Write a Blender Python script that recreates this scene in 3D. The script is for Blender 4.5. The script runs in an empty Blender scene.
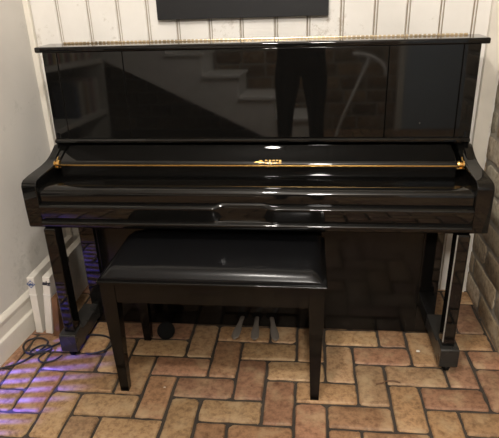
import bpy, bmesh, math, random
from mathutils import Vector, Matrix, noise
random.seed(7)
S = bpy.context.scene
COL = S.collection
PI = math.pi

# ------------------------------------------------------------------ materials
def new_mat(name):
    m = bpy.data.materials.new(name); m.use_nodes = True
    nt = m.node_tree; b = nt.nodes['Principled BSDF']
    return m, nt, b
def node(nt, t, **kw):
    n = nt.nodes.new(t)
    for k, v in kw.items(): setattr(n, k, v)
    return n
def noise_bump(nt, b, scale, strength, dist=.002, detail=6):
    tc = node(nt, 'ShaderNodeTexCoord')
    n = node(nt, 'ShaderNodeTexNoise'); n.inputs['Scale'].default_value = scale; n.inputs['Detail'].default_value = detail
    bp = node(nt, 'ShaderNodeBump'); bp.inputs['Strength'].default_value = strength; bp.inputs['Distance'].default_value = dist
    nt.links.new(tc.outputs['Object'], n.inputs['Vector']); nt.links.new(n.outputs['Fac'], bp.inputs['Height'])
    nt.links.new(bp.outputs['Normal'], b.inputs['Normal'])
    return n, tc
def plain(name, col, rough=.5, metal=0, bump=None, coat=0, spec=.5, vary=0):
    m, nt, b = new_mat(name)
    b.inputs['Base Color'].default_value = (*col, 1); b.inputs['Roughness'].default_value = rough
    b.inputs['Metallic'].default_value = metal; b.inputs['Coat Weight'].default_value = coat
    b.inputs['Specular IOR Level'].default_value = spec
    if bump: n, tc = noise_bump(nt, b, *bump)
    if vary:
        tc = node(nt, 'ShaderNodeTexCoord'); n = node(nt, 'ShaderNodeTexNoise')
        n.inputs['Scale'].default_value = 9; n.inputs['Detail'].default_value = 8
        nt.links.new(tc.outputs['Object'], n.inputs['Vector'])
        r = node(nt, 'ShaderNodeValToRGB')
        r.color_ramp.elements[0].position = .35; r.color_ramp.elements[1].position = .65
        r.color_ramp.elements[0].color = (*[c*(1-vary) for c in col], 1); r.color_ramp.elements[1].color = (*col, 1)
        nt.links.new(n.outputs['Fac'], r.inputs['Fac']); nt.links.new(r.outputs['Color'], b.inputs['Base Color'])
    return m
def lacquer(name, rough=.06, dust=.0, spec=.5):
    m, nt, b = new_mat(name)
    b.inputs['Base Color'].default_value = (.0035, .0033, .003, 1)
    b.inputs['Roughness'].default_value = rough; b.inputs['Specular IOR Level'].default_value = spec
    tc = node(nt, 'ShaderNodeTexCoord')
    n = node(nt, 'ShaderNodeTexNoise'); n.inputs['Scale'].default_value = 5; n.inputs['Detail'].default_value = 7
    nt.links.new(tc.outputs['Object'], n.inputs['Vector'])
    mr = node(nt, 'ShaderNodeMapRange'); mr.inputs['From Min'].default_value = .35; mr.inputs['From Max'].default_value = .75
    mr.inputs['To Min'].default_value = rough*.6; mr.inputs['To Max'].default_value = rough*1.8
    nt.links.new(n.outputs['Fac'], mr.inputs['Value']); nt.links.new(mr.outputs['Result'], b.inputs['Roughness'])
    if dust:      # settled dust on upward faces is a thin grey film
        w = node(nt, 'ShaderNodeTexNoise'); w.inputs['Scale'].default_value = 30
        nt.links.new(tc.outputs['Object'], w.inputs['Vector'])
        r = node(nt, 'ShaderNodeValToRGB'); r.color_ramp.elements[0].position = .3
        r.color_ramp.elements[0].color = (.02, .019, .017, 1); r.color_ramp.elements[1].color = (dust, dust*.95, dust*.85, 1)
        nt.links.new(w.outputs['Fac'], r.inputs['Fac']); nt.links.new(r.outputs['Color'], b.inputs['Base Color'])
    return m
BLACK = lacquer('black_lacquer', .035, spec=.42)
BLACKS = lacquer('black_lacquer_soft', .14, spec=.28)
DUSTY = lacquer('dusty_black_lacquer', .28, .02, spec=.35)
VINYL = plain('black_vinyl', (.005, .005, .0055), .22, spec=.25, bump=(260, .25, .0006))
GOLD = plain('brass', (.86, .56, .2), .26, 1, bump=(60, .2, .0005))
PALEBRASS = plain('pale_brass', (.62, .5, .33), .35, 1, bump=(90, .5, .001), vary=.5)
GLINT = plain('painted_edge_glint', (.24, .23, .21), .4, .2)  # pale colour of the highlight painted on the leg edge
STEEL = plain('pedal_metal', (.19, .165, .14), .5, .3, bump=(90, .2, .0005))
RUBBER = plain('black_rubber', (.003, .003, .003), .7, spec=.1)
CABLE = plain('black_cable', (.015, .015, .018), .45)
SCREEN = plain('charcoal_panel', (.009, .009, .0095), .5, spec=.25, bump=(400, .1, .0003))
SCREENB = plain('charcoal_edge', (.008, .008, .008), .5)
CARD = plain('white_cardboard', (.66, .62, .55), .7, bump=(40, .3, .001), vary=.12)
TAPE = plain('white_tape', (.72, .7, .64), .4)
INKB = plain('blue_ink', (.015, .06, .22), .6)
INKK = plain('black_ink', (.02, .02, .03), .6)
WOODB = plain('brown_board', (.16, .075, .03), .6, bump=(50, .6, .002), vary=.5)
SCRAP = plain('paper_scrap', (.75, .72, .66), .8)
TWIG = plain('dry_twig', (.12, .06, .03), .7)
TRIM = plain('cream_trim_paint', (.66, .62, .54), .45, bump=(30, .35, .001), vary=.12)
STAIRM = plain('white_stair_paint', (.78, .76, .72), .5, vary=.1)
DOORM = plain('pale_door_paint', (.32, .37, .42), .5)
SHELFM = plain('white_shelf_board', (.55, .53, .48), .5)
CEILM = plain('ceiling_plaster', (.55, .53, .5), .9)
CLOTH = plain('dark_trousers', (.01, .01, .012), .95, bump=(300, .4, .001), spec=.1)
SHIRT = plain('dark_jacket', (.012, .012, .014), .95, bump=(200, .4, .001), spec=.1)
SKIN = plain('skin', (.5, .3, .22), .55)
HAIR = plain('dark_hair', (.03, .02, .015), .6)
PHONE = plain('phone_glass', (.01, .01, .01), .2)

def wall_paint(name, c1, c2, stain, bump=.5, scale=3, bscale=25):
    m, nt, b = new_mat(name); b.inputs['Roughness'].default_value = .75
    tc = node(nt, 'ShaderNodeTexCoord')
    n = node(nt, 'ShaderNodeTexNoise'); n.inputs['Scale'].default_value = scale; n.inputs['Detail'].default_value = 8
    r = node(nt, 'ShaderNodeValToRGB'); r.color_ramp.elements[0].position = .35; r.color_ramp.elements[1].position = .65
    r.color_ramp.elements[0].color = (*c1, 1); r.color_ramp.elements[1].color = (*c2, 1)
    s = node(nt, 'ShaderNodeTexNoise'); s.inputs['Scale'].default_value = 42; s.inputs['Detail'].default_value = 10; s.inputs['Roughness'].default_value = .75
    s2 = node(nt, 'ShaderNodeTexNoise'); s2.inputs['Scale'].default_value = 6
    mu = node(nt, 'ShaderNodeMath', operation='MULTIPLY')
    r2 = node(nt, 'ShaderNodeValToRGB'); r2.color_ramp.elements[0].position = .33; r2.color_ramp.elements[1].position = .42
    r2.color_ramp.elements[0].color = (0, 0, 0, 1); r2.color_ramp.elements[1].color = (1, 1, 1, 1)
    mix = node(nt, 'ShaderNodeMix', data_type='RGBA'); mix.inputs[7].default_value = (*stain, 1)
    for a in (n, s, s2): nt.links.new(tc.outputs['Object'], a.inputs['Vector'])
    nt.links.new(n.outputs['Fac'], r.inputs['Fac']); nt.links.new(s.outputs['Fac'], mu.inputs[0]); nt.links.new(s2.outputs['Fac'], mu.inputs[1])
    nt.links.new(mu.outputs[0], r2.inputs['Fac']); nt.links.new(r2.outputs['Color'], mix.inputs[0])
    nt.links.new(r.outputs['Color'], mix.inputs[6]); nt.links.new(mix.outputs[2], b.inputs['Base Color'])
    n2 = node(nt, 'ShaderNodeTexNoise'); n2.inputs['Scale'].default_value = bscale; n2.inputs['Detail'].default_value = 8
    bp = node(nt, 'ShaderNodeBump'); bp.inputs['Strength'].default_value = bump; bp.inputs['Distance'].default_value = .003
    nt.links.new(tc.outputs['Object'], n2.inputs['Vector']); nt.links.new(n2.outputs['Fac'], bp.inputs['Height']); nt.links.new(bp.outputs['Normal'], b.inputs['Normal'])
    return m
PLANKM = wall_paint('white_plank_paint', (.6, .575, .53), (.69, .665, .62), (.46, .42, .36), .45)
PLASTER = wall_paint('plaster_paint', (.5, .475, .435), (.57, .545, .5), (.46, .44, .4), .4, 2, 14)
GROOVE = plain('groove_brown', (.36, .3, .22), .9)  # brown-grey tone of the groove faces

def brick_mat(name, dark, speck, rough=.85, spots=.5):
    """brick: per-brick colour attribute, fine speckle and wear, pitted bump"""
    m, nt, b = new_mat(name); b.inputs['Roughness'].default_value = rough
    at = node(nt, 'ShaderNodeVertexColor'); at.layer_name = 'Col'
    tc = node(nt, 'ShaderNodeTexCoord')
    n = node(nt, 'ShaderNodeTexNoise'); n.inputs['Scale'].default_value = 50; n.inputs['Detail'].default_value = 10; n.inputs['Roughness'].default_value = .7
    n2 = node(nt, 'ShaderNodeTexNoise'); n2.inputs['Scale'].default_value = 14; n2.inputs['Detail'].default_value = 6
    for a in (n, n2): nt.links.new(tc.outputs['Object'], a.inputs['Vector'])
    r = node(nt, 'ShaderNodeValToRGB'); r.color_ramp.elements[0].position = .33; r.color_ramp.elements[1].position = .56
    r.color_ramp.elements[0].color = (*dark, 1); r.color_ramp.elements[1].color = (1, 1, 1, 1)
    nt.links.new(n.outputs['Fac'], r.inputs['Fac'])
    mx = node(nt, 'ShaderNodeMix', data_type='RGBA', blend_type='MULTIPLY'); mx.inputs[0].default_value = spots
    nt.links.new(at.outputs['Color'], mx.inputs[6]); nt.links.new(r.outputs['Color'], mx.inputs[7])
    r3 = node(nt, 'ShaderNodeValToRGB'); r3.color_ramp.elements[0].position = .5; r3.color_ramp.elements[1].position = .72
    r3.color_ramp.elements[0].color = (0, 0, 0, 1); r3.color_ramp.elements[1].color = (.6, .6, .6, 1)
    nt.links.new(n2.outputs['Fac'], r3.inputs['Fac'])
    m2 = node(nt, 'ShaderNodeMix', data_type='RGBA'); m2.inputs[7].default_value = (*speck, 1)
    nt.links.new(r3.outputs['Color'], m2.inputs[0]); nt.links.new(mx.outputs[2], m2.inputs[6]); nt.links.new(m2.outputs[2], b.inputs['Base Color'])
    bp = node(nt, 'ShaderNodeBump'); bp.inputs['Strength'].default_value = .6; bp.inputs['Distance'].default_value = .002
    nt.links.new(n.outputs['Fac'], bp.inputs['Height']); nt.links.new(bp.outputs['Normal'], b.inputs['Normal'])
    return m
FLOORB = brick_mat('floor_brick', (.3, .22, .16), (.45, .33, .19), .6, .85)
WALLB = brick_mat('wall_brick', (.3, .26, .22), (.36, .32, .25), .85, .85)
MORTAR = plain('floor_mortar', (.05, .038, .027), .9, bump=(120, .6, .002), vary=.4)
WMORTAR = plain('wall_mortar', (.3, .27, .22), .9, bump=(80, .6, .003), vary=.3)

# ------------------------------------------------------------------ mesh helpers
def bev(bm, edges, off, seg=2):
    if off > 0: bmesh.ops.bevel(bm, geom=edges, offset=off, segments=seg, profile=.5, affect='EDGES', clamp_overlap=True)
def box(bm, x0, x1, y0, y1, z0, z1, b=.0, seg=2, taper=None):
    t = bmesh.new(); bmesh.ops.create_cube(t, size=1)
    for v in t.verts:
        v.co = Vector(((x0+x1)/2+v.co.x*(x1-x0), (y0+y1)/2+v.co.y*(y1-y0), (z0+z1)/2+v.co.z*(z1-z0)))
        if taper and v.co.z < (z0+z1)/2:
            v.co.x = (x0+x1)/2+(v.co.x-(x0+x1)/2)*taper; v.co.y = (y0+y1)/2+(v.co.y-(y0+y1)/2)*taper
    bev(t, t.edges[:], b, seg)
    me = bpy.data.meshes.new('t'); t.to_mesh(me); t.free(); bm.from_mesh(me); bpy.data.meshes.remove(me)
def prism(bm, prof, x0, x1, b=0, seg=2):
    """closed (y,z) profile extruded along x"""
    t = bmesh.new()
    a = [t.verts.new((x0, y, z)) for y, z in prof]; c = [t.verts.new((x1, y, z)) for y, z in prof]
    n = len(prof); t.faces.new(a); t.faces.new(c[::-1])
    for i in range(n): t.faces.new((a[i], c[i], c[(i+1) % n], a[(i+1) % n]))
    bmesh.ops.recalc_face_normals(t, faces=t.faces[:])
    if b:
        bev(t, [e for e in t.edges if (abs(e.verts[0].co.x-e.verts[1].co.x) < 1e-6)], b, seg)
    me = bpy.data.meshes.new('t'); t.to_mesh(me); t.free(); bm.from_mesh(me); bpy.data.meshes.remove(me)
def loft(bm, sections, cap=True):
    rows = [[bm.verts.new(p) for p in s] for s in sections]; n = len(rows[0])
    fs = []
    for a, c in zip(rows, rows[1:]):
        for i in range(n): fs.append(bm.faces.new((a[i], c[i], c[(i+1) % n], a[(i+1) % n])))
    if cap: fs.append(bm.faces.new(rows[0])); fs.append(bm.faces.new(rows[-1][::-1]))
    bmesh.ops.recalc_face_normals(bm, faces=fs)
def tube(bm, pts, r, seg=8, rads=None):
    pts = [Vector(p) for p in pts]; secs = []; up = Vector((0, 0, 1))
    for i, p in enumerate(pts):
        d = (pts[min(i+1, len(pts)-1)]-pts[max(i-1, 0)]).normalized()
        a = d.cross(up)
        if a.length < .05: a = d.cross(Vector((1, 0, 0)))
        a.normalize(); c = a.cross(d); rr = rads[i] if rads else r
        secs.append([p+a*math.cos(2*PI*k/seg)*rr+c*math.sin(2*PI*k/seg)*rr for k in range(seg)])
    loft(bm, secs)
def lathe(bm, prof, c, seg=24, M=None):
    secs = []
    for r, z in prof:
        s = [Vector((r*math.cos(2*PI*k/seg), r*math.sin(2*PI*k/seg), z)) for k in range(seg)]
        if M: s = [M @ q for q in s]
        secs.append([q+Vector(c) for q in s])
    loft(bm, secs)
def catmull(P, n=8):
    P = [Vector(p) for p in P]; out = []
    for i in range(len(P)-1):
        a, b, c, d = P[max(i-1, 0)], P[i], P[i+1], P[min(i+2, len(P)-1)]
        for k in range(n):
            t = k/n
            out.append(.5*((2*b)+(-a+c)*t+(2*a-5*b+4*c-d)*t*t+(-a+3*b-3*c+d)*t**3))
    out.append(P[-1]); return out
def obj(name, bm, mat, parent=None, smooth=True, ang=35):
    me = bpy.data.meshes.new(name); bm.to_mesh(me); bm.free()
    for m in (mat if isinstance(mat, (list, tuple)) else [mat]): me.materials.append(m)
    if smooth:
        me.polygons.foreach_set('use_smooth', [True]*len(me.polygons))
        me.set_sharp_from_angle(angle=math.radians(ang))
    o = bpy.data.objects.new(name, me); COL.objects.link(o)
    if smooth and ang < 100 and len(me.polygons) < 3000:
        wn = o.modifiers.new('weighted', 'WEIGHTED_NORMAL'); wn.keep_sharp = True; wn.weight = 100
    if parent: o.parent = parent; o.location = -Vector(parent.location)   # meshes are in world coordinates
    return o
def B(): return bmesh.new()
def thing(name, label, cat, loc=(0, 0, 0), group=None):
    o = bpy.data.objects.new(name, None); COL.objects.link(o); o.location = loc; o.empty_display_size = .05
    o['label'] = label; o['category'] = cat
    if group: o['group'] = group
    return o
def tag(o, label, cat, group=None):
    o['label'] = label; o['category'] = cat
    if group: o['group'] = group
    return o
def struct(o): o['kind'] = 'structure'; return o
def boxo(name, mat, parent, *a, **k):
    bm = B(); box(bm, *a, **k); return obj(name, bm, mat, parent)
def text_mesh(name, s, size, mat, M, parent, extrude=.0003, shear=0, bold=0):
    c = bpy.data.curves.new('t', 'FONT'); c.body = s; c.size = size; c.extrude = extrude; c.shear = shear; c.offset = bold
    c.align_x = 'CENTER'; c.align_y = 'CENTER'
    o = bpy.data.objects.new('t', c); COL.objects.link(o); dg = bpy.context.evaluated_depsgraph_get()
    me = bpy.data.meshes.new_from_object(o.evaluated_get(dg)); bpy.data.objects.remove(o)
    me.transform(M); me.materials.clear(); me.materials.append(mat)
    r = bpy.data.objects.new(name, me); COL.objects.link(r)
    if parent: r.parent = parent; r.location = -Vector(parent.location)
    return r

# ------------------------------------------------------------------ camera (solved from the brick joints and piano edges)
F_PX = 531.54; CAM = Vector((.1872, -1.7467, 1.2645))
pi_, ya, ro = (math.radians(a) for a in (24.0349, 6.6747, -1.9728))
fwd = Vector((-math.sin(ya)*math.cos(pi_), math.cos(ya)*math.cos(pi_), -math.sin(pi_)))
rt = Vector((math.cos(ya), math.sin(ya), 0)); upv = rt.cross(fwd)
r2 = rt*math.cos(ro)+upv*math.sin(ro); u2 = -rt*math.sin(ro)+upv*math.cos(ro)
cd = bpy.data.cameras.new('camera'); cam = bpy.data.objects.new('camera', cd); COL.objects.link(cam)
cd.sensor_width = 36; cd.lens = F_PX*36/499; cd.clip_start = .02
cam.matrix_world = Matrix(((r2.x, u2.x, -fwd.x, CAM.x), (r2.y, u2.y, -fwd.y, CAM.y), (r2.z, u2.z, -fwd.z, CAM.z), (0, 0, 0, 1)))
S.camera = cam

# ------------------------------------------------------------------ floor: herringbone bricks
def brick_shape(bm, cl, cx, cy, L, W, ztop, h, col, rot=False, seed=0, axis='z', wear=1.0):
    """rounded worn brick: octagonal-ish outline with rounded rim"""
    rnd = random.Random(seed)
    hl, hw = L/2, W/2; cr = rnd.uniform(.005, .014)*wear
    out = []
    for sx, sy, a0 in ((1, 1, 0), (-1, 1, 90), (-1, -1, 180), (1, -1, 270)):
        c = cr*rnd.uniform(.5, 1.4)
        for k in range(4):
            a = math.radians(a0+30*k)
            out.append([sx*(hl-c)+c*math.cos(a), sy*(hw-c)+c*math.sin(a)])
    pts = []
    for i in range(len(out)):     # extra points along the long edges, wobbling
        a, b = out[i], out[(i+1) % len(out)]; pts.append(a)
        d = math.hypot(a[0]-b[0], a[1]-b[1])
        if d > .03:
            for t in (.25, .5, .75): pts.append([a[0]+(b[0]-a[0])*t, a[1]+(b[1]-a[1])*t])
    pts = [[x+rnd.uniform(-.002, .002)*wear, y+rnd.uniform(-.002, .002)*wear] for x, y in pts]
    tilt = (rnd.uniform(-.008, .008), rnd.uniform(-.012, .012)); dz = rnd.uniform(-.0015, .0015)
    if rot: pts = [[-y, x] for x, y in pts]
    rings = []
    for ins, z in ((0, -h), (0, -.006), (.0025, -.0018), (.007, 0)):
        ring = []
        for x, y in pts:
            r = math.hypot(x, y); sx, sy = x*(1-ins/max(abs(x), .03)) if abs(x) > .01 else x, y*(1-ins/max(abs(y), .03)) if abs(y) > .01 else y
            ring.append(bm.verts.new((cx+sx, cy+sy, ztop+z+dz+sx*tilt[0]+sy*tilt[1])))
        rings.append(ring)
    fs = []
    for a, b in zip(rings, rings[1:]):
        for i in range(len(a)): fs.append(bm.faces.new((a[i], a[(i+1) % len(a)], b[(i+1) % len(a)], b[i])))
    fs.append(bm.faces.new(rings[-1]))
    for f in fs:
        for l in f.loops: l[cl] = (*col, 1)
FP = [(.38, .25, .135), (.36, .235, .125), (.34, .21, .12), (.41, .285, .155), (.32, .185, .115), (.37, .255, .15), (.30, .18, .115), (.42, .295, .165)]
U, GX, GY = .1036, -.0496, -.1861
bm = B(); cl = bm.loops.layers.float_color.new('Col')
rnd = random.Random(3)
for k in range(-45, 45):
    for m in range(-9, 10):
        for kind in 'VH':
            # V covers cells (k+4m,k)-(+1,+2); H covers (k+1+4m,k)-(+2,+1)
            i = k+4*m; j = k
            if kind == 'V': x0, x1, y0, y1 = i, i+1, j, j+2
            else: x0, x1, y0, y1 = i+1, i+3, j, j+1
            cx = GX+U*(x0+x1)/2; cy = GY-U*(y0+y1)/2
            if not (-2.7 < cx < 2.5 and -4.2 < cy < .46): continue
            c = rnd.choice(FP); v = rnd.uniform(.82, 1.12)
            near = abs(cx) < 1.1 and cy > -1.2
            if not near and (cy < -2.6 or abs(cx) > 1.6) and rnd.random() < 0: continue
            brick_shape(bm, cl, cx, cy, 2*U-.0095, U-.0095, 0, .012, [c[0]*v*.95, c[1]*v*.86, c[2]*v*.78], kind == 'V', seed=(k*91+m*7+(kind == 'V')*3))
box(bm, -2.8, 2.6, -4.3, .5, -.08, -.0065)
fl = obj('floor', bm, [FLOORB, MORTAR], smooth=True, ang=40); struct(fl)
for p in fl.data.polygons:      # the bed is mortar
    if p.area > .3 or (abs(p.center.z+.0065) < 1e-4 and p.area > 1): p.material_index = 1

# ------------------------------------------------------------------ back wall of beaded planks
YB = .34
gx = [.187+(g-.187)*1.0097-.004 for g in (-.868, -.758, -.638, -.524, -.411, -.299, -.177, -.060, .067, .185, .305, .424, .537, .653, .765, .86)]
prof = [(-1.05, 0)]
for g in gx:
    w = .0008; prof += [(g-w-.0035, 0), (g-w, .005), (g-w+.001, .009), (g+.001, .009), (g+.003, .003), (g+.006, .0005), (g+.009, .003), (g+.0105, .006), (g+.012, .001), (g+.0145, 0)]
prof.append((1.05, 0))
bm = B()
lo = [bm.verts.new((x, YB+d, -.02)) for x, d in prof]; hi = [bm.verts.new((x, YB+d, 2.6)) for x, d in prof]
for i in range(len(prof)-1):
    f = bm.faces.new((lo[i], lo[i+1], hi[i+1], hi[i]))
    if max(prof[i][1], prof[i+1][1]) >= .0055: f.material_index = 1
box(bm, -1.05, 1.05, YB+.012, YB+.1, -.02, 2.6)
struct(obj('wall_back', bm, [PLANKM, GROOVE], smooth=False))
# corner boards
def quad_prism(bm, pts, z0, z1):
    a = [bm.verts.new((x, y, z0)) for x, y in pts]; b = [bm.verts.new((x, y, z1)) for x, y in pts]
    fs = [bm.faces.new(a[::-1]), bm.faces.new(b)]
    for i in range(len(pts)): fs.append(bm.faces.new((a[i], a[(i+1) % len(pts)], b[(i+1) % len(pts)], b[i])))
    bmesh.ops.recalc_face_normals(bm, faces=fs)
bm = B(); box(bm, -.893, -.868, YB-.02, YB, 0, 2.5, b=.004); struct(obj('trim_1', bm, TRIM))
bm = B(); box(bm, .822, .875, YB-.022, YB, 0, 2.5, b=.004); struct(obj('trim_2', bm, TRIM))

# ------------------------------------------------------------------ left plaster wall, baseboard
def lx(y): return -.945+.095*(y+.26)
YL = -.30
bm = B(); quad_prism(bm, [(lx(YL), YL), (lx(.5), .5), (-1.1, .5), (-1.1, YL)], -.02, 2.5)
struct(obj('wall_left', bm, PLASTER))
bm = B()
secs = []
for y in (YL-.001, YB):
    x = lx(y)
    secs.append([(x-.001, y, 0), (x+.024, y, 0), (x+.024, y, .072), (x+.021, y, .08), (x+.012, y, .086), (x+.012, y, .128), (x+.015, y, .134), (x+.016, y, .146), (x+.011, y, .155), (x+.004, y, .162), (x-.001, y, .163)])
loft(bm, secs); struct(obj('baseboard_left', bm, TRIM, ang=25))
# rest of the room behind the camera
struct(boxo('wall_left_return', PLASTER, None, -2.7, -1.1, YL, YL+.1, -.02, 2.5))
struct(boxo('wall_far_left', PLASTER, None, -2.3, -2.2, -4.3, YL, -.02, 2.5))
struct(boxo('wall_far_right', PLASTER, None, 2.3, 2.4, -4.3, -.6, -.02, 2.5))
struct(boxo('wall_right_return', PLASTER, None, 1.0, 2.4, -.62, -.5, -.02, 2.5))
struct(boxo('ceiling', CEILM, None, -2.7, 2.5, -4.3, .5, 2.5, 2.6))

def brick_wall(name, W, H, M, courses, bl, bh, gap, pal, seed, mort, thick=.1, depth=.02, clip=None, mz=-.007):
    """running-bond bricks in local x (length), y (height), z outward; M to world"""
    bm = B(); cl = bm.loops.layers.float_color.new('Col'); rnd = random.Random(seed)
    n = int(H/bh)+1
    for j in range(n):
        x = -(j % 2)*bl*.5-rnd.uniform(0, .03)
        while x < W:
            l = bl*rnd.uniform(.85, 1.12); cx = x+l/2; a, b = max(x, 0), min(x+l, W)
            if b-a > .04 and (j+1)*bh <= H+.01 and not (clip and clip(a, b, j*bh, (j+1)*bh)):
                c = rnd.choice(pal); v = rnd.uniform(.75, 1.2)
                brick_shape(bm, cl, (a+b)/2, j*bh+bh/2, (b-a)-gap, bh-gap*rnd.uniform(.8, 1.2), 0, depth, [q*v for q in c], seed=seed*1000+j*50+int(x*20), wear=2.0)
            x += l
    nb = len(bm.faces)
    box(bm, 0, W, 0, H, -thick, mz)
    bm.faces.ensure_lookup_table()
    for f in bm.faces[nb:]: f.material_index = 1
    bmesh.ops.transform(bm, matrix=M, verts=bm.verts[:])
    return struct(obj(name, bm, [WALLB, mort], ang=40))
# right wall: face at x~.885, looking -x
WPAL = [(.38, .29, .18), (.42, .33, .22), (.39, .34, .25), (.34, .26, .17), (.41, .36, .27), (.45, .37, .27)]
Mr = Matrix(((0, 0, -1, .885), (-1, 0, 0, .42), (0, 1, 0, 0), (0, 0, 0, 1)))
brick_wall('wall_right', 1.02, 2.5, Mr, 0, .26, .1, .013, WPAL, 5, WMORTAR, mz=-.003)
BPAL = [(.2, .12, .06), (.24, .15, .08), (.17, .1, .05), (.27, .18, .1), (.15, .1, .06)]
Mb = Matrix(((1, 0, 0, -2.3), (0, 0, 1, -4.15), (0, 1, 0, 0), (0, 0, 0, 1)))
brick_wall('wall_front', 4.7, 2.5, Mb, 0, .26, .145, .022, BPAL, 9, WMORTAR)

# ------------------------------------------------------------------ the piano
piano = thing('upright_piano', 'glossy black upright piano with closed keyboard lid standing on the brick floor', 'piano', (0, .1, 0))
P = piano
LW = .765
# lid with rounded front edge
bm = B(); box(bm, -LW, LW, .098, .225, 1.060, 1.079, b=.005, seg=3); lid = obj('lid', bm, BLACK, P)
bm = B()
n = 96
rh = random.Random(4)
for i in range(n):   # brass strip hinge seen edge-on, knuckle by knuckle
    x0 = -.70+i*1.42/n
    tube(bm, [(x0+.0012, .2, 1.082), (x0+1.42/n-.0035*rh.uniform(.6, 1.6), .2, 1.082)], .0034, 8)
box(bm, -.70, .72, .196, .204, 1.079, 1.0805)
h = obj('hinge', bm, PALEBRASS, lid); h.location = (0, 0, 0); h['label'] = 'long segmented brass hinge along the back of the lid'
# side panels of the cabinet
for s in (-1, 1):
    x0, x1 = sorted((s*.738, s*.715))
    bm = B(); prism(bm, [(.30, .5275), (.30, .9), (.225, .92), (.225, 1.06), (.106, 1.06), (.085, .74), (.0, .70), (.0, .5275)], x0, x1, b=.003)
    x2, x3 = sorted((s*.678, s*.655)); prism(bm, [(.30, .004), (.30, .5285), (.03, .5285), (.03, .004)], x2, x3)
    obj('side_panel', bm, BLACK, P)
boxo('back_board', BLACKS, P, -.715, .715, .2, .225, .02, 1.06)
# upper panel with two stiles, hairline joints at +-.45 and +-.675
lean = math.radians(2.0)
def lean_panel(bm, x0, x1, z0=.757, z1=1.0605, y0=.086, th=.02, b=.0015):
    y1 = y0+(z1-z0)*math.tan(lean)
    prism(bm, [(y0, z0), (y1, z1), (y1+th, z1), (y0+th, z0)], x0, x1)
for x0, x1 in ((-.4488, .4488), (-.6835, -.4512), (.4512, .6835)):
    bm = B(); lean_panel(bm, x0, x1); bev(bm, bm.edges[:], .0012, 2); obj('upper_panel', bm, BLACK, P)
for x0, x1 in ((-.738, -.686), (.686, .738)):
    bm = B(); lean_panel(bm, x0, x1, z0=.735); bev(bm, bm.edges[:], .002, 2); obj('stile', bm, BLACK, P)
boxo('screw', STEEL, P, .5655, .5685, .0862, .09, .806, .809, b=.0008)
# molding under the upper panel
bm = B(); prism(bm, [(.11, .742), (.075, .742), (.068, .747), (.068, .753), (.074, .758), (.11, .758)], -.735, .735, b=.001); obj('ledge', bm, BLACK, P)
# arms (cheeks)
arm = [(.3, .69), (.3, .527), (-.189, .525), (-.1945, .531), (-.196, .6), (-.195, .672), (-.188, .684), (-.176, .690), (-.14, .693), (-.09, .6945), (-.04, .696), (-.0, .701), (.03, .709), (.055, .720), (.08, .7335), (.1, .7335)]
for s in (-1, 1):
    x0, x1 = sorted((s*.697, s*.748))
    bm = B(); prism(bm, arm, x0, x1)
    bev(bm, [e for e in bm.edges if abs(e.verts[0].co.x-e.verts[1].co.x) < 1e-6 and e.verts[0].co.y < .2], .0035, 3)
    obj('arm', bm, BLACK, P, ang=50)
# fallboard: closed keyboard lid, its hinged front flap, brass hinge line
fb = [(.07, .735), (.06, .741), (.045, .742), (.0, .732), (-.045, .7145), (-.052, .7085), (-.054, .700), (-.054, .668), (-.048, .655), (-.04, .652), (.07, .652)]
bm = B(); prism(bm, fb, -.668, .668)
bev(bm, [e for e in bm.edges if abs(e.verts[0].co.x-e.verts[1].co.x) < 1e-6], .002, 2)
fall = obj('fallboard', bm, BLACK, P, ang=40)
bm = B(); box(bm, -.668, .668, -.0568, -.0525, .6985, .7035, b=.0008)
g = obj('hinge', bm, GOLD, fall); g.location = (0, 0, 0); g['label'] = 'thin brass hinge line across the fallboard'
# gilt maker's emblem: small flourish and five letter-like marks
bm = B()
def stroke(pts, r=.0012): tube(bm, [(x, -.0478-.0, z) for x, z in pts], r, 6)
ex = .058; ez = .7165
def eo(x, z): return (ex+x, -.045-(z*.0)+0, ez+z)
def st(pts, r=.0011): tube(bm, [(ex+x, -.0505+z*1.4, .7105+z*1.0) for x, z in pts], r, 6)
st([(-.046, -.0005), (-.038, .002), (-.03, .0005), (-.022, .004)], .0016)
st([(-.036, .0005), (-.03, .004), (-.024, .005), (-.018, .003)], .0015)
st([(-.03, -.001), (-.022, .0), (-.015, .001)], .0018)
for k, lx0 in enumerate((-.01, .003, .015, .027, .037)):
    st([(lx0, -.001), (lx0, .0055)]); st([(lx0, .0055), (lx0+.006, .0055)])
    if k in (0, 2): st([(lx0+.006, .0055), (lx0+.006, .001)])
    if k in (1, 4): st([(lx0, .002), (lx0+.006, .002)])
    st([(lx0, -.001), (lx0+.007, -.001)], .0009)
e = obj('emblem', bm, GOLD, fall); e.location = (0, 0, 0); e['label'] = 'small gilt lettering in the middle of the fallboard'
# brass lid brackets in the arm corners
for s in (-1, 1):
    bm = B()
    lathe(bm, [(.003, -.013), (.010, -.012), (.0125, -.006), (.009, -.004), (.009, .002), (.0135, .004), (.0135, .009), (.007, .012), (.002, .013)], (s*.682, -.045, .703), 14, Matrix.Rotation(PI/2, 3, 'Y'))
    box(bm, s*.682-.012, s*.682+.012, -.05, -.02, .688, .693, b=.0015)
    tube(bm, [(s*.682, -.048, .693), (s*.69, -.03, .71), (s*.692, -.01, .716)], .0035, 8)
    b_ = obj('bracket', bm, GOLD, P); b_['label'] = 'brass fallboard bracket'
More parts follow.
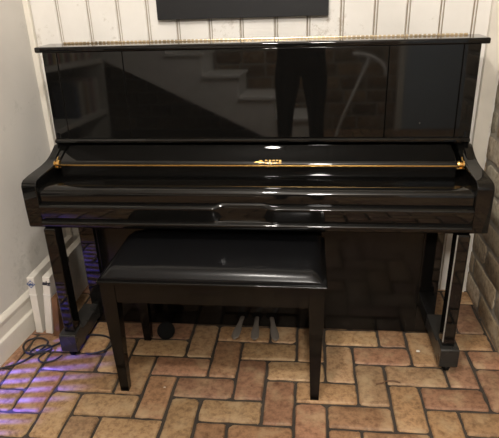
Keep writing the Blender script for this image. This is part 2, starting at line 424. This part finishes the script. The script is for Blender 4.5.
# key slip: rounded shelf, lip with a grip scooped out of its middle, bottom rail
def smooth01(t): t = max(0, min(1, t)); return t*t*(3-2*t)
xs = [-.696, -.4, -.2, -.13, -.115, -.105, -.095, -.085, -.07, 0, .035, .05, .06, .07, .08, .095, .2, .4, .696]
secs = []
for x in xs:
    g_ = smooth01((x+.118)/.04)*smooth01((.085-x)/.04)      # 1 in the grip
    zl = .606-.0*g_; dl = .014*(1-g_)+.002
    secs.append([(x, y, z) for y, z in [(-.02, .525), (-.02, .652), (-.05, .655), (-.1, .6605), (-.15, .6625), (-.17, .660), (-.18, .653), (-.1835, .642),
        (-.1835, zl+.012+.003*g_), (-.181, zl+.006+.003*g_), (-.1835-dl*.5, zl+.003+.002*g_), (-.1835-dl, zl-.001+.001*g_), (-.1855-dl, zl-.006),
        (-.1855-dl*.6, .570), (-.1855-dl*.3, .556), (-.19, .5525), (-.2, .5485), (-.2025, .544), (-.2015, .535), (-.195, .527), (-.185, .525)]])
bm = B(); loft(bm, secs); obj('key_slip', bm, BLACK, P, ang=60)
boxo('key_bed', BLACKS, P, -.715, .715, -.16, .0, .5262, .56)
# lower panel, bottom rail, plinth sides
bm = B(); box(bm, -.605, .605, .0, .02, .078, .53, b=.002); obj('lower_panel', bm, BLACKS, P)
for s in (-1, 1):
    x0, x1 = sorted((s*.607, s*.678)); bm = B(); box(bm, x0, x1, .01, .03, .02, .53, b=.003); obj('corner_board', bm, BLACK, P)
bm = B(); box(bm, -.678, .678, .012, .0295, .004, .074, b=.002); obj('bottom_rail', bm, BLACKS, P)
# legs and toe blocks
for s in (-1, 1):
    x0, x1 = sorted((s*.696, s*.655))
    bm = B(); box(bm, x0, x1, -.205, -.15, .104, .5255, b=.005, seg=3); lg = obj('leg', bm, BLACK, P)
    if s > 0:
        bm = B(); quad_prism(bm, [(.6543, -.2023), (.6575, -.2056), (.6582, -.2046), (.6552, -.2015)], .12, .5255); w_ = obj('edge_highlight', bm, GLINT, lg, smooth=False); w_.location = (0, 0, 0); w_['label'] = 'painted highlight along the edge of the leg'  # bevel highlight put in as a thin pale strip
    x0, x1 = sorted((s*.71, s*.648))
    bm = B(); prism(bm, [(.01, .03), (.01, .088), (-.155, .088), (-.165, .104), (-.222, .104), (-.226, .1), (-.226, .034), (-.222, .03), (-.155, .03), (-.145, .036), (-.02, .036)], x0, x1, b=.002)
    t_ = obj('toe_block', bm, DUSTY, P); t_['label'] = 'dusty black toe block'
    bm = B(); lathe(bm, [(.004, -.009), (.012, -.009), (.0145, -.005), (.0145, .005), (.012, .009), (.004, .009)], (s*.679, -.2, .0150), 20, Matrix.Rotation(PI/2, 3, 'Y'))
    box(bm, s*.679-.013, s*.679-.0105, -.206, -.19, .012, .031); box(bm, s*.679+.0105, s*.679+.013, -.206, -.19, .012, .031)
    c_ = obj('caster', bm, RUBBER, t_); c_.location = (0, 0, 0)
# three pedals
for i, (xa, xb) in enumerate(((-.058, -.076), (-.001, .0), (.056, .08))):
    secs = []
    N = 14
    for k in range(N+1):
        t = k/N; y = .012-.135*t; x = xa+(xb-xa)*t
        w = .0085+.007*smooth01((t-.25)/.5); 
        if t > .88: w *= math.sqrt(max(.02, 1-((t-.88)/.125)**2))
        z = .052-.008*t-.012*max(0, t-.75); hh = .0045
        secs.append([(x+w*math.cos(a)*1.0, y, z+hh*math.sin(a)) for a in [2*PI*q/14 for q in range(14)]])
    bm = B(); loft(bm, secs); p_ = obj('pedal', bm, STEEL, P, ang=60)
# recesses the pedals come out of
    bm = B(); lathe(bm, [(.004, .0), (.019, .0), (.021, .003), (.017, .006), (.004, .006)], (xa, .012, .058), 20, Matrix.Rotation(PI/2, 3, 'X'))
    obj('pedal_rosette', bm, RUBBER, P)

# ------------------------------------------------------------------ piano bench
bench = thing('piano_bench', 'black piano bench with padded vinyl seat standing half under the keyboard', 'bench', (-.1, -.21, 0))
x0, x1, y0, y1 = -.446, .246, -.392, -.062
bm = B()     # crowned cushion with piped lower edge
nx, ny = 34, 18; grid = []
ix0, ix1, iy0, iy1 = x0+.006, x1-.006, y0+.006, y1-.004
rows = []
for j in range(ny+1):
    row = []
    for i in range(nx+1):
        u, v = i/nx, j/ny
        # pack samples to the rims
        u = .5-.5*math.cos(PI*u); v = .5-.5*math.cos(PI*v)
        ex_ = min(u, 1-u)*(ix1-ix0); ey_ = min(v, 1-v)*(iy1-iy0)
        f_ = (1-(1-min(1, ex_/.04))**2.6)*(1-(1-min(1, ey_/.042))**2.6)
        z = .448+.026*f_+.006*math.sin(PI*u)*math.sin(PI*v)+.0008*noise.noise(Vector((u*9, v*5, 0)))
        row.append(bm.verts.new((ix0+u*(ix1-ix0), iy0+v*(iy1-iy0), z)))
    rows.append(row)
for j in range(ny):
    for i in range(nx): bm.faces.new((rows[j][i], rows[j][i+1], rows[j+1][i+1], rows[j+1][i]))
rim = rows[0]+[r[-1] for r in rows[1:]]+rows[-1][-2::-1]+[r[0] for r in rows[-2:0:-1]]
bot = [bm.verts.new((v.co.x, v.co.y, .4415)) for v in rim]
for i in range(len(rim)): bm.faces.new((rim[(i+1) % len(rim)], rim[i], bot[i], bot[(i+1) % len(rim)]))
bm.faces.new(bot[::-1]); bmesh.ops.recalc_face_normals(bm, faces=bm.faces[:])
obj('seat_cushion', bm, VINYL, bench, ang=50)
bm = B(); box(bm, x0-.006, x1+.006, y0-.006, y1+.004, .432, .4415, b=.003, seg=3); obj('seat_frame', bm, BLACKS, bench)
bm = B()
box(bm, x0+.004, x1-.004, y0+.004, y0+.022, .362, .432, b=.0015); box(bm, x0+.004, x1-.004, y1-.022, y1-.004, .362, .432, b=.0015)
box(bm, x0+.004, x0+.022, y0+.022, y1-.022, .362, .432); box(bm, x1-.022, x1-.004, y0+.022, y1-.022, .362, .432)
obj('apron', bm, BLACKS, bench)
for cx in (x0+.0245, x1-.0245):
    for cy in (y0+.0245, y1-.0245):
        bm = B(); w = .0235
        # square leg tapering to the foot, outer faces nearly plumb
        secs = []
        for z, k in ((.0, .6), (.362, 1), (.432, 1)):
            ox = (1-k)*w*(.3 if cx < 0 else -.3)*-1*0; 
            secs.append([(cx+ox+sx*w*k, cy+sy*w*k, z) for sx, sy in ((-1, -1), (1, -1), (1, 1), (-1, 1))])
        loft(bm, secs); bev(bm, [e for e in bm.edges if abs(e.verts[0].co.z-e.verts[1].co.z) > .03], .002, 2)
        obj('leg', bm, BLACKS, bench)

# ------------------------------------------------------------------ things around the piano
# round black foot under the bench
bm = B(); Mt = Matrix.Rotation(math.radians(62), 3, 'X')
lathe(bm, [(.004, -.011), (.029, -.011), (.0335, -.008), (.0345, 0), (.0335, .008), (.029, .011), (.004, .011)], (-.35, -.08, .0355), 30, Matrix.Rotation(math.radians(14), 3, 'Z') @ Mt)
tag(obj('rubber_disc', bm, RUBBER), 'small round black rubber disc leaning under the bench beside its back leg', 'disc')

# panel on the back wall
scr = thing('wall_screen', 'dark charcoal flat rectangular screen hanging on the white plank wall', 'screen', (-.065, YB, 1.3))
boxo('housing', SCREENB, scr, -.372, .257, YB-.03, YB-.0005, 1.145, 1.5, b=.003)
boxo('display', SCREEN, scr, -.370, .255, YB-.0315, YB-.029, 1.147, 1.498, b=.0005)

# flat white boxes on edge along the left wall
def carton(name, label, xa, xb, ya_, yb_, h, group=None):
    t = thing(name, label, 'box', ((xa+xb)/2, ya_, 0), 'flat white boxes beside the piano')
    boxo('body', CARD, t, xa, xb, ya_, min(yb_, .3), 0.0, h, b=.0025)
    z = h*.7
    bm = B(); box(bm, xa-.0008, xb+.0008, ya_-.0012, ya_+.01, z-.002, z+.002)
    obj('seam_tape', bm, TAPE, t)
    return t
c1 = carton('white_box', 'flat white box with blue diamond logo, standing on edge against the baseboard', -.889, -.860, -.078, .33, .256)
c2 = carton('white_box', 'flat white box with black lettering, standing on edge next to brown boards', -.847, -.818, -.082, .30, .264)
Mx = lambda x, y, z: Matrix.Translation((x, y, z)) @ Matrix.Rotation(PI/2, 4, 'X')
# blue diamond of four corner arrows round a word
bm = B()
cx, cy, cz = -.8745, -.0795, .228
for a in range(4):
    q = Matrix.Rotation(a*PI/2, 3, 'Y')
    for sgn in (-1, 1):
        pts = [Vector((0, 0, .0175)), Vector((sgn*.0045, 0, .0127)), Vector((sgn*.003, 0, .0105)), Vector((0, 0, .0122))]
        f_ = []
        for dy in (0, -.0006): f_.append([tuple(q @ p_ + Vector((cx, cy+dy, cz))) for p_ in pts])
        loft(bm, f_)
        pts = [Vector((sgn*.005, 0, .0108)), Vector((sgn*.0115, 0, .0058)), Vector((sgn*.0098, 0, .0038)), Vector((sgn*.0038, 0, .0094))]
        f_ = []
        for dy in (0, -.0006): f_.append([tuple(q @ p_ + Vector((cx, cy+dy, cz))) for p_ in pts])
        loft(bm, f_)
obj('logo', bm, INKB, c1, smooth=False)
text_mesh('logo_text', 'akt', .0135, INKB, Mx(cx, cy-.0003, cz-.0005), c1, bold=.0009)
text_mesh('lettering', 'akt', .0235, INKK, Mx(-.8325, -.0835, .236), c2, shear=.25, bold=.0014)
bm = B()     # carrying strap bent over the second box
tube(bm, catmull([(-.850, .07, .225), (-.8515, .068, .264), (-.847, .068, .2685), (-.83, .07, .269), (-.819, .075, .2685), (-.8145, .08, .264), (-.8145, .085, .24)], 5), .003, 8)
obj('strap', bm, CABLE, c2)
def lean_about(t, xp, deg):      # lean a thing sideways about its bottom right edge
    M = Matrix.Translation((xp, 0, 0)) @ Matrix.Rotation(math.radians(deg), 4, 'Y') @ Matrix.Translation((-xp, 0, 0))
    t.matrix_world = M @ Matrix.Translation(t.location)
lean_about(c1, -.860, 2.7); lean_about(c2, -.818, 8)
for k, (xa, xb, h, ya_) in enumerate(((-.806, -.795, .178, -.096), (-.7935, -.779, .184, -.1))):
    bm = B(); box(bm, xa, xb, ya_, .02, 0, h, b=.0015)
    o = obj('wooden_board', bm, WOODB)
    lean_about(o, (-.795, -.779)[k], 7)
    tag(o, ['thin brown wooden board on edge touching the lettered white box', 'thicker brown wooden board on edge nearest the left piano leg'][k], 'board', 'brown boards beside the white boxes')

# black cable in loops on the floor
pts = [(-1.02, -.36, .006), (-.94, -.318, .006), (-.90, -.296, .006), (-.86, -.27, .006), (-.838, -.24, .006), (-.815, -.19, .006), (-.805, -.15, .008), (-.826, -.128, .009), (-.86, -.122, .009), (-.892, -.138, .007), (-.895, -.17, .006), (-.875, -.2, .006),
       (-.85, -.218, .0105), (-.82, -.222, .013), (-.79, -.205, .010), (-.775, -.185, .008), (-.79, -.165, .008), (-.82, -.172, .012), (-.84, -.2, .0135), (-.842, -.222, .010), (-.825, -.218, .011), (-.79, -.19, .012), (-.76, -.15, .009), (-.735, -.115, .007), (-.70, -.09, .006), (-.62, -.085, .006), (-.575, -.1, .006), (-.55, -.135, .006), (-.565, -.175, .006), (-.61, -.2, .006), (-.63, -.2, .006)]
bm = B(); tube(bm, catmull(pts, 7), .0036, 8)
tag(obj('power_cable', bm, CABLE), 'thin black cable lying in loops on the bricks by the left baseboard', 'cable')
pts = [(-.79, -.205, .006), (-.8, -.24, .006), (-.77, -.262, .006), (-.735, -.245, .006), (-.718, -.215, .006)]
bm = B(); tube(bm, catmull(pts, 7), .0032, 8)
tag(obj('power_cable', bm, CABLE), 'short black cable curving on the floor to the left toe block', 'cable')
# litter
bm = B(); tube(bm, catmull([(.43, -.296, .006), (.452, -.288, .005), (.467, -.279, .006), (.49, -.277, .007), (.512, -.281, .004)], 5), .002, 6, None)
tag(obj('twig', bm, TWIG), 'thin dry twig lying on the bricks in front of the right toe block', 'twig')
def scrap(x, y, s, label):
    bm = B(); rr = random.Random(int(x*1000)); k = 7
    ring = [(x+s*math.cos(2*PI*i/k)*rr.uniform(.5, 1.1), y+s*math.sin(2*PI*i/k)*rr.uniform(.4, 1), .0035+rr.uniform(0, .003)) for i in range(k)]
    top = [(a, b, c+.0012) for a, b, c in ring]
    loft(bm, [ring, top]); return tag(obj('paper_scrap', bm, SCRAP, smooth=False), label, 'scrap', 'paper scraps on the bricks')
scrap(.603, -.108, .009, 'small white paper scrap on the floor beside the right toe block')
scrap(-.288, -.36, .004, 'tiny white fleck on the floor between the front bench legs, nearer the left one')

# ------------------------------------------------------------------ the room behind, seen in the polished panel
# staircase: closed white sawtooth flight rising to the left
prof = []
X0, Z0, RUN, RISE = .22, 0.0, .36, .215
nst = 6
for k in range(nst):
    prof.append((X0-RUN*k, Z0+RISE*k)); prof.append((X0-RUN*k, Z0+RISE*(k+1)))
prof.append((X0-RUN*nst, Z0+RISE*nst))
sl = RISE/RUN
prof2 = prof+[(X0-RUN*nst, Z0+RISE*(nst-1)-.2), (X0-.35, 0.0)]
bm = B()
a = [bm.verts.new((x, -3.42, z)) for x, z in prof2]; b_ = [bm.verts.new((x, -4.12, z)) for x, z in prof2]
fs = [bm.faces.new(a), bm.faces.new(b_[::-1])]
for i in range(len(prof2)): fs.append(bm.faces.new((a[i], b_[i], b_[(i+1) % len(prof2)], a[(i+1) % len(prof2)])))
bmesh.ops.recalc_face_normals(bm, faces=fs)
o = obj('staircase', bm, STAIRM, smooth=False); tag(o, 'white stepped staircase reflected in the polished upper panel', 'staircase')
for k in range(1, nst+1):   # nosings
    bm = B(); xr = X0-RUN*(k-1); box(bm, xr-RUN+.002, xr+.022, -4.12, -3.395, Z0+RISE*k, Z0+RISE*k+.03, b=.004)
    n_ = obj('tread', bm, STAIRM); n_.parent = o
# handrail
bm = B(); tube(bm, catmull([(.45, -3.3, .0), (.5, -3.3, .2), (.62, -3.3, .5), (.74, -3.3, .78)], 6), .014, 10)
tube(bm, catmull([(.6, -3.3, .86), (.75, -3.3, .84), (.88, -3.3, .76), (.92, -3.3, .66)], 6), .016, 10)
tube(bm, [(.74, -3.3, .78), (.75, -3.3, .84)], .014, 10)
tag(obj('handrail', bm, STAIRM), 'pale curved handrail reflected in the right part of the upper panel', 'handrail')
# door in the brick wall
d_ = boxo('door_1', DOORM, None, 1.22, 2.05, -4.16, -4.10, .0, 2.05, b=.004); struct(d_)
bm = B()
for xa, xb, za, zb in ((1.15, 1.22, 0, 2.12), (2.05, 2.12, 0, 2.12), (1.22, 2.05, 2.05, 2.12)): box(bm, xa, xb, -4.17, -4.08, za, zb, b=.003)
struct(obj('trim_3', bm, TRIM))
# bookcase along the far left wall
bc = thing('bookcase', 'white open bookcase reflected in the left part of the upper panel', 'bookcase', (-2.0, -2.7, 0))
for z in (.0, .32, .82, 1.32): boxo('shelf', SHELFM, bc, -2.18, -1.85, -3.36, -2.0, z, z+.045, b=.003)
for y in (-3.39, -2.0): boxo('side_panel', SHELFM, bc, -2.18, -1.85, y, y+.03, 0, 1.37, b=.003)
boxo('back_panel', BLACKS, bc, -2.195, -2.18, -3.39, -1.97, 0, 1.37)
bcols = [(.3, .05, .04), (.5, .47, .4), (.08, .1, .15), (.4, .3, .12), (.15, .2, .12), (.6, .56, .5), (.2, .04, .05)]
bmats = [plain('book_cover', c, .6) for c in bcols]
names = ['red', 'cream', 'navy', 'mustard', 'green', 'white', 'maroon']
rb = random.Random(12)
def book(y, z, th, hh, dp, m, tilt, label, grp):
    t = thing('book', label, 'book', (-1.9, y, z), grp)
    bm = B(); box(bm, -1.9-dp, -1.9, y, y+th, z, z+hh, b=.002); cv = obj('cover', bm, bmats[m], t)
    bm = B(); box(bm, -1.9-dp+.001, -1.904, y+.003, y+th-.003, z+.004, z+hh+.0005); pg = obj('pages', bm, CARD, t)
    t.rotation_euler.x = tilt
    return t
y = -3.30; k = 0
while y < -2.75:
    th = rb.uniform(.03, .05); m = [5, 1, 5, 0, 2, 1, 3, 6, 4][k % 9] if y < -2.86 else 2
    book(y, .365, th, rb.uniform(.27, .34), .22, m, .0, '%s book standing on the lower shelf of the reflected bookcase' % names[m], 'books on the lower shelf'); y += th+.006; k += 1
y = -3.2; k = 0
while y < -2.2:
    th = rb.uniform(.03, .055); m = [0, 5, 3, 2, 6, 1, 4][k % 7]
    book(y, .865, th, rb.uniform(.2, .28), .2, m, 0, '%s book standing on the middle shelf of the reflected bookcase' % names[m], 'books on the middle shelf'); y += th+.004; k += 1

# the photographer, standing behind the camera
person = thing('person', 'person in dark trousers and jacket holding up a phone, reflected in the upper panel', 'person', (.16, -2.05, 0))
def skin_mesh(name, verts, edges, rads, mat, parent, sub=2, root=0):
    me = bpy.data.meshes.new(name); me.from_pydata([Vector(v) for v in verts], edges, [])
    o = bpy.data.objects.new(name, me); COL.objects.link(o)
    md = o.modifiers.new('s', 'SKIN'); md.use_smooth_shade = True
    for i, r in enumerate(rads):
        sv = me.skin_vertices[0].data[i]; sv.radius = r if isinstance(r, tuple) else (r, r); sv.use_root = (i == root)
    o.modifiers.new('u', 'SUBSURF').levels = sub; o.modifiers['u'].render_levels = sub
    dg = bpy.context.evaluated_depsgraph_get(); m2 = bpy.data.meshes.new_from_object(o.evaluated_get(dg))
    bpy.data.objects.remove(o)
    for p_ in m2.polygons: p_.use_smooth = True
    m2.materials.clear(); m2.materials.append(mat)
    r_ = bpy.data.objects.new(name, m2); COL.objects.link(r_); r_.parent = parent; r_.location = -Vector(parent.location)
    return r_
px, py = .135, -2.08
V = [(px, py, .93), (px, py, 1.05), (px, py-.01, 1.2), (px, py-.01, 1.36), (px, py, 1.44), (px, py+.015, 1.50), (px, py+.03, 1.58), (px, py+.03, 1.66)]
Rr = [(.19, .12), (.175, .11), (.175, .11), (.16, .09), .06, .05, (.075, .085), (.06, .07)]
Eg = [(i, i+1) for i in range(7)]
def add(par, pts, rs):
    for p_, r_ in zip(pts, rs):
        V.append(p_); Rr.append(r_); Eg.append((par, len(V)-1)); par = len(V)-1
    return par
for s in (-1, 1):
    add(0, [(px+s*.09, py, .84), (px+s*.1, py, .74), (px+s*.11, py+.01, .62), (px+s*.115, py+.015, .48), (px+s*.122, py-.01, .28), (px+s*.125, py-.02, .1), (px+s*.128, py-.01, .055), (px+s*.14, py+.13, .035)], [(.12, .11), .105, .083, .065, .058, .042, .045, (.045, .034)])
body = skin_mesh('body', V, Eg, Rr, CLOTH, person)
hand_y = -1.815
for s in (-1, 1):     # sleeves and arms up to the phone
    skin_mesh('sleeve', [(px+s*.13, py-.01, 1.38), (px+s*.2, py+.0, 1.33), (px+s*.235, py+.03, 1.14), (px+s*.17, py+.16, 1.17), (.187+s*.115, hand_y-.03, 1.215)], [(0, 1), (1, 2), (2, 3), (3, 4)], [.06, .058, .05, .042, .034], SHIRT, person)
    # hand: palm, four fingers behind the phone, thumb
    hx = .187+s*.1
    Vh = [(.187+s*.115, hand_y-.035, 1.21), (hx+s*.006, hand_y-.012, 1.222), (hx-s*.004, hand_y-.006, 1.24)]
    Eh = [(0, 1), (1, 2)]; Rh = [.022, (.03, .015), (.026, .012)]
    skin_mesh('hand', Vh, Eh, Rh, SKIN, person)
    for q in range(4):
        zz = 1.208+.017*q; ln = (.85, 1, .95, .8)[q]
        skin_mesh('finger', [(hx+s*.004, hand_y-.008, zz+.004), (hx+s*.0, hand_y+.012, zz+.006), (hx-s*.012*ln, hand_y+.02, zz+.008), (hx-s*.03*ln, hand_y+.018, zz+.009)], [(0, 1), (1, 2), (2, 3)], [.0095, .0085, .008, .0065], SKIN, person)
    skin_mesh('thumb', [(hx+s*.006, hand_y-.02, 1.215), (hx-s*.008, hand_y-.026, 1.23), (hx-s*.026, hand_y-.022, 1.24)], [(0, 1), (1, 2)], [.012, .0105, .008], SKIN, person)
# head with hair, nose, mouth, ears, eyes
bm = B(); bmesh.ops.create_uvsphere(bm, u_segments=28, v_segments=20, radius=1)
hc = Vector((px, py+.04, 1.605))
for v in bm.verts:
    x, y, z = v.co; k = 1-.28*max(0, -z)**1.5
    v.co = Vector((x*.074*k, y*.092*(1-.12*max(0, -z)), z*.112))
    if y > .5 and abs(x) < .22 and -.25 < z < .15: v.co.y += .016*(1-abs(x)/.22)*(1-abs(z+.05)/.25)
    if y > .8 and abs(z-.08) < .12 and .2 < abs(x) < .5: v.co.y -= .006
    v.co += hc
obj('head', bm, SKIN, person, ang=180)
for s in (-1, 1):
    bm = B(); bmesh.ops.create_uvsphere(bm, u_segments=10, v_segments=8, radius=.011, matrix=Matrix.Translation(hc+Vector((s*.029, .078, .004))))
    obj('eye', bm, PHONE, person)
bm = B(); tube(bm, [hc+Vector((-.022, .079, -.047)), hc+Vector((0, .086, -.048)), hc+Vector((.022, .079, -.047))], .005, 8); obj('mouth', bm, bmats[0], person)
for s in (-1, 1):
    bm = B(); lathe(bm, [(.003, -.006), (.015, -.005), (.018, 0), (.014, .005), (.003, .006)], hc+Vector((s*.076, 0, -.005)), 12, Matrix.Rotation(PI/2, 3, 'Y'))
    obj('ear', bm, SKIN, person)
bm = B(); bmesh.ops.create_uvsphere(bm, u_segments=28, v_segments=20, radius=1)
for v in bm.verts:
    x, y, z = v.co
    if y > .35 and z < .45: v.co = Vector((x*.06, .04, z*.1*.6))+hc
    else: v.co = Vector((x*.083, y*.1-.006, z*.112+.012))+hc
obj('hair', bm, HAIR, person, ang=180)
# phone: held so the lens looks where the picture is taken from
ph = thing('phone', 'black phone held up in the hands of the reflected person', 'phone', CAM-fwd*.03)
bm = B(); box(bm, -.075, .075, -.062, .010, -.022, -.014, b=.004, seg=3)
R4 = Matrix(((r2.x, u2.x, -fwd.x), (r2.y, u2.y, -fwd.y), (r2.z, u2.z, -fwd.z))).to_4x4()
bmesh.ops.transform(bm, matrix=Matrix.Translation(CAM+Vector((0, 0, 0))) @ R4 @ Matrix.Translation((0, 0, .04)), verts=bm.verts[:])
obj('case', bm, PHONE, ph)

# ------------------------------------------------------------------ light
def area(name, loc, size, power, col, target=None, shape='DISK'):
    l = bpy.data.lights.new(name, 'AREA'); l.shape = shape; l.size = size; l.energy = power; l.color = col
    o = bpy.data.objects.new(name, l); COL.objects.link(o); o.location = loc
    d = (Vector(target)-Vector(loc)) if target else Vector((0, 0, -1))
    o.rotation_euler = d.to_track_quat('-Z', 'Y').to_euler(); return o
def ceiling_lamp(x, y, z, r, power, label, col=(1, .945, .88)):
    t = thing('ceiling_lamp', label, 'lamp', (x, y, 2.5), 'ceiling lamps')
    bm = B(); lathe(bm, [(.01, 2.5), (.05, 2.5), (.05, 2.485), (.012, 2.475), (.01, z+r+.02), (.03, z+r+.01), (.03, z+r-.004), (.01, z+r-.004)], (x, y, 0), 24); obj('stem', bm, STAIRM, t)
    l = bpy.data.lights.new('lamp_light', 'POINT'); l.energy = power; l.color = col; l.shadow_soft_size = r
    o = bpy.data.objects.new('lamp_light', l); COL.objects.link(o); o.location = (x, y, z)
ceiling_lamp(-.05, -1.12, 2.15, .05, 40, 'pendant ceiling lamp above the piano')
ceiling_lamp(.3, -2.6, 2.15, .1, 105, 'pendant ceiling lamp further back in the room')
# blue LED lamp left of the camera; unseen slats added to stripe its beam
LP = Vector((-1.6, -1.15, .8)); TG = Vector((-.95, -.45, 0)); dv = (TG-LP).normalized()
led = thing('led_lamp', 'blue LED lamp on a thin pole, with slats added to stripe its beam', 'lamp', (LP.x, LP.y, 0))
sd = dv.cross(Vector((0, 0, 1))).normalized(); su = sd.cross(dv)
bm = B(); tube(bm, [(LP.x, LP.y, 0), (LP.x, LP.y, LP.z-.09)], .012, 12); lathe(bm, [(.01, .0), (.13, .0), (.13, .012), (.02, .02)], (LP.x, LP.y, 0), 24); obj('pole', bm, BLACKS, led)
RL = Matrix(((sd.x, su.x, dv.x), (sd.y, su.y, dv.y), (sd.z, su.z, dv.z))).to_4x4()
def local(bm, M): bmesh.ops.transform(bm, matrix=Matrix.Translation(LP) @ M, verts=bm.verts[:])
bm = B()
for a_ in ((-.06, -.055, -.06, .06, -.03, .1), (.055, .06, -.06, .06, -.03, .1), (-.055, .055, .055, .06, -.03, .1), (-.055, .055, -.06, -.055, -.03, .1), (-.055, .055, -.055, .055, -.03, -.026)): box(bm, *a_)
local(bm, RL); obj('housing', bm, BLACKS, led)
Rz = Matrix.Rotation(math.radians(38), 4, 'Z')
for q in range(-7, 8):
    bm = B(); box(bm, -.06, .06, q*.0029-.0008, q*.0029+.0008, .098, .1); local(bm, RL @ Rz); obj('stripe_slat', bm, BLACKS, led)
sp = bpy.data.lights.new('led_light', 'SPOT'); sp.energy = 520; sp.color = (.07, .08, 1); sp.spot_size = math.radians(26); sp.spot_blend = 1; sp.shadow_soft_size = .0005
so = bpy.data.objects.new('led_light', sp); COL.objects.link(so); so.location = LP; so.rotation_euler = dv.to_track_quat('-Z', 'Y').to_euler()

w = bpy.data.worlds.new('world'); S.world = w; w.use_nodes = True
w.node_tree.nodes['Background'].inputs['Color'].default_value = (.9, .85, .75, 1); w.node_tree.nodes['Background'].inputs['Strength'].default_value = .05
vs = S.view_settings; vs.view_transform = 'Standard'; vs.look = 'None'; vs.gamma = 1; vs.use_curve_mapping = False; vs.exposure = 0.76
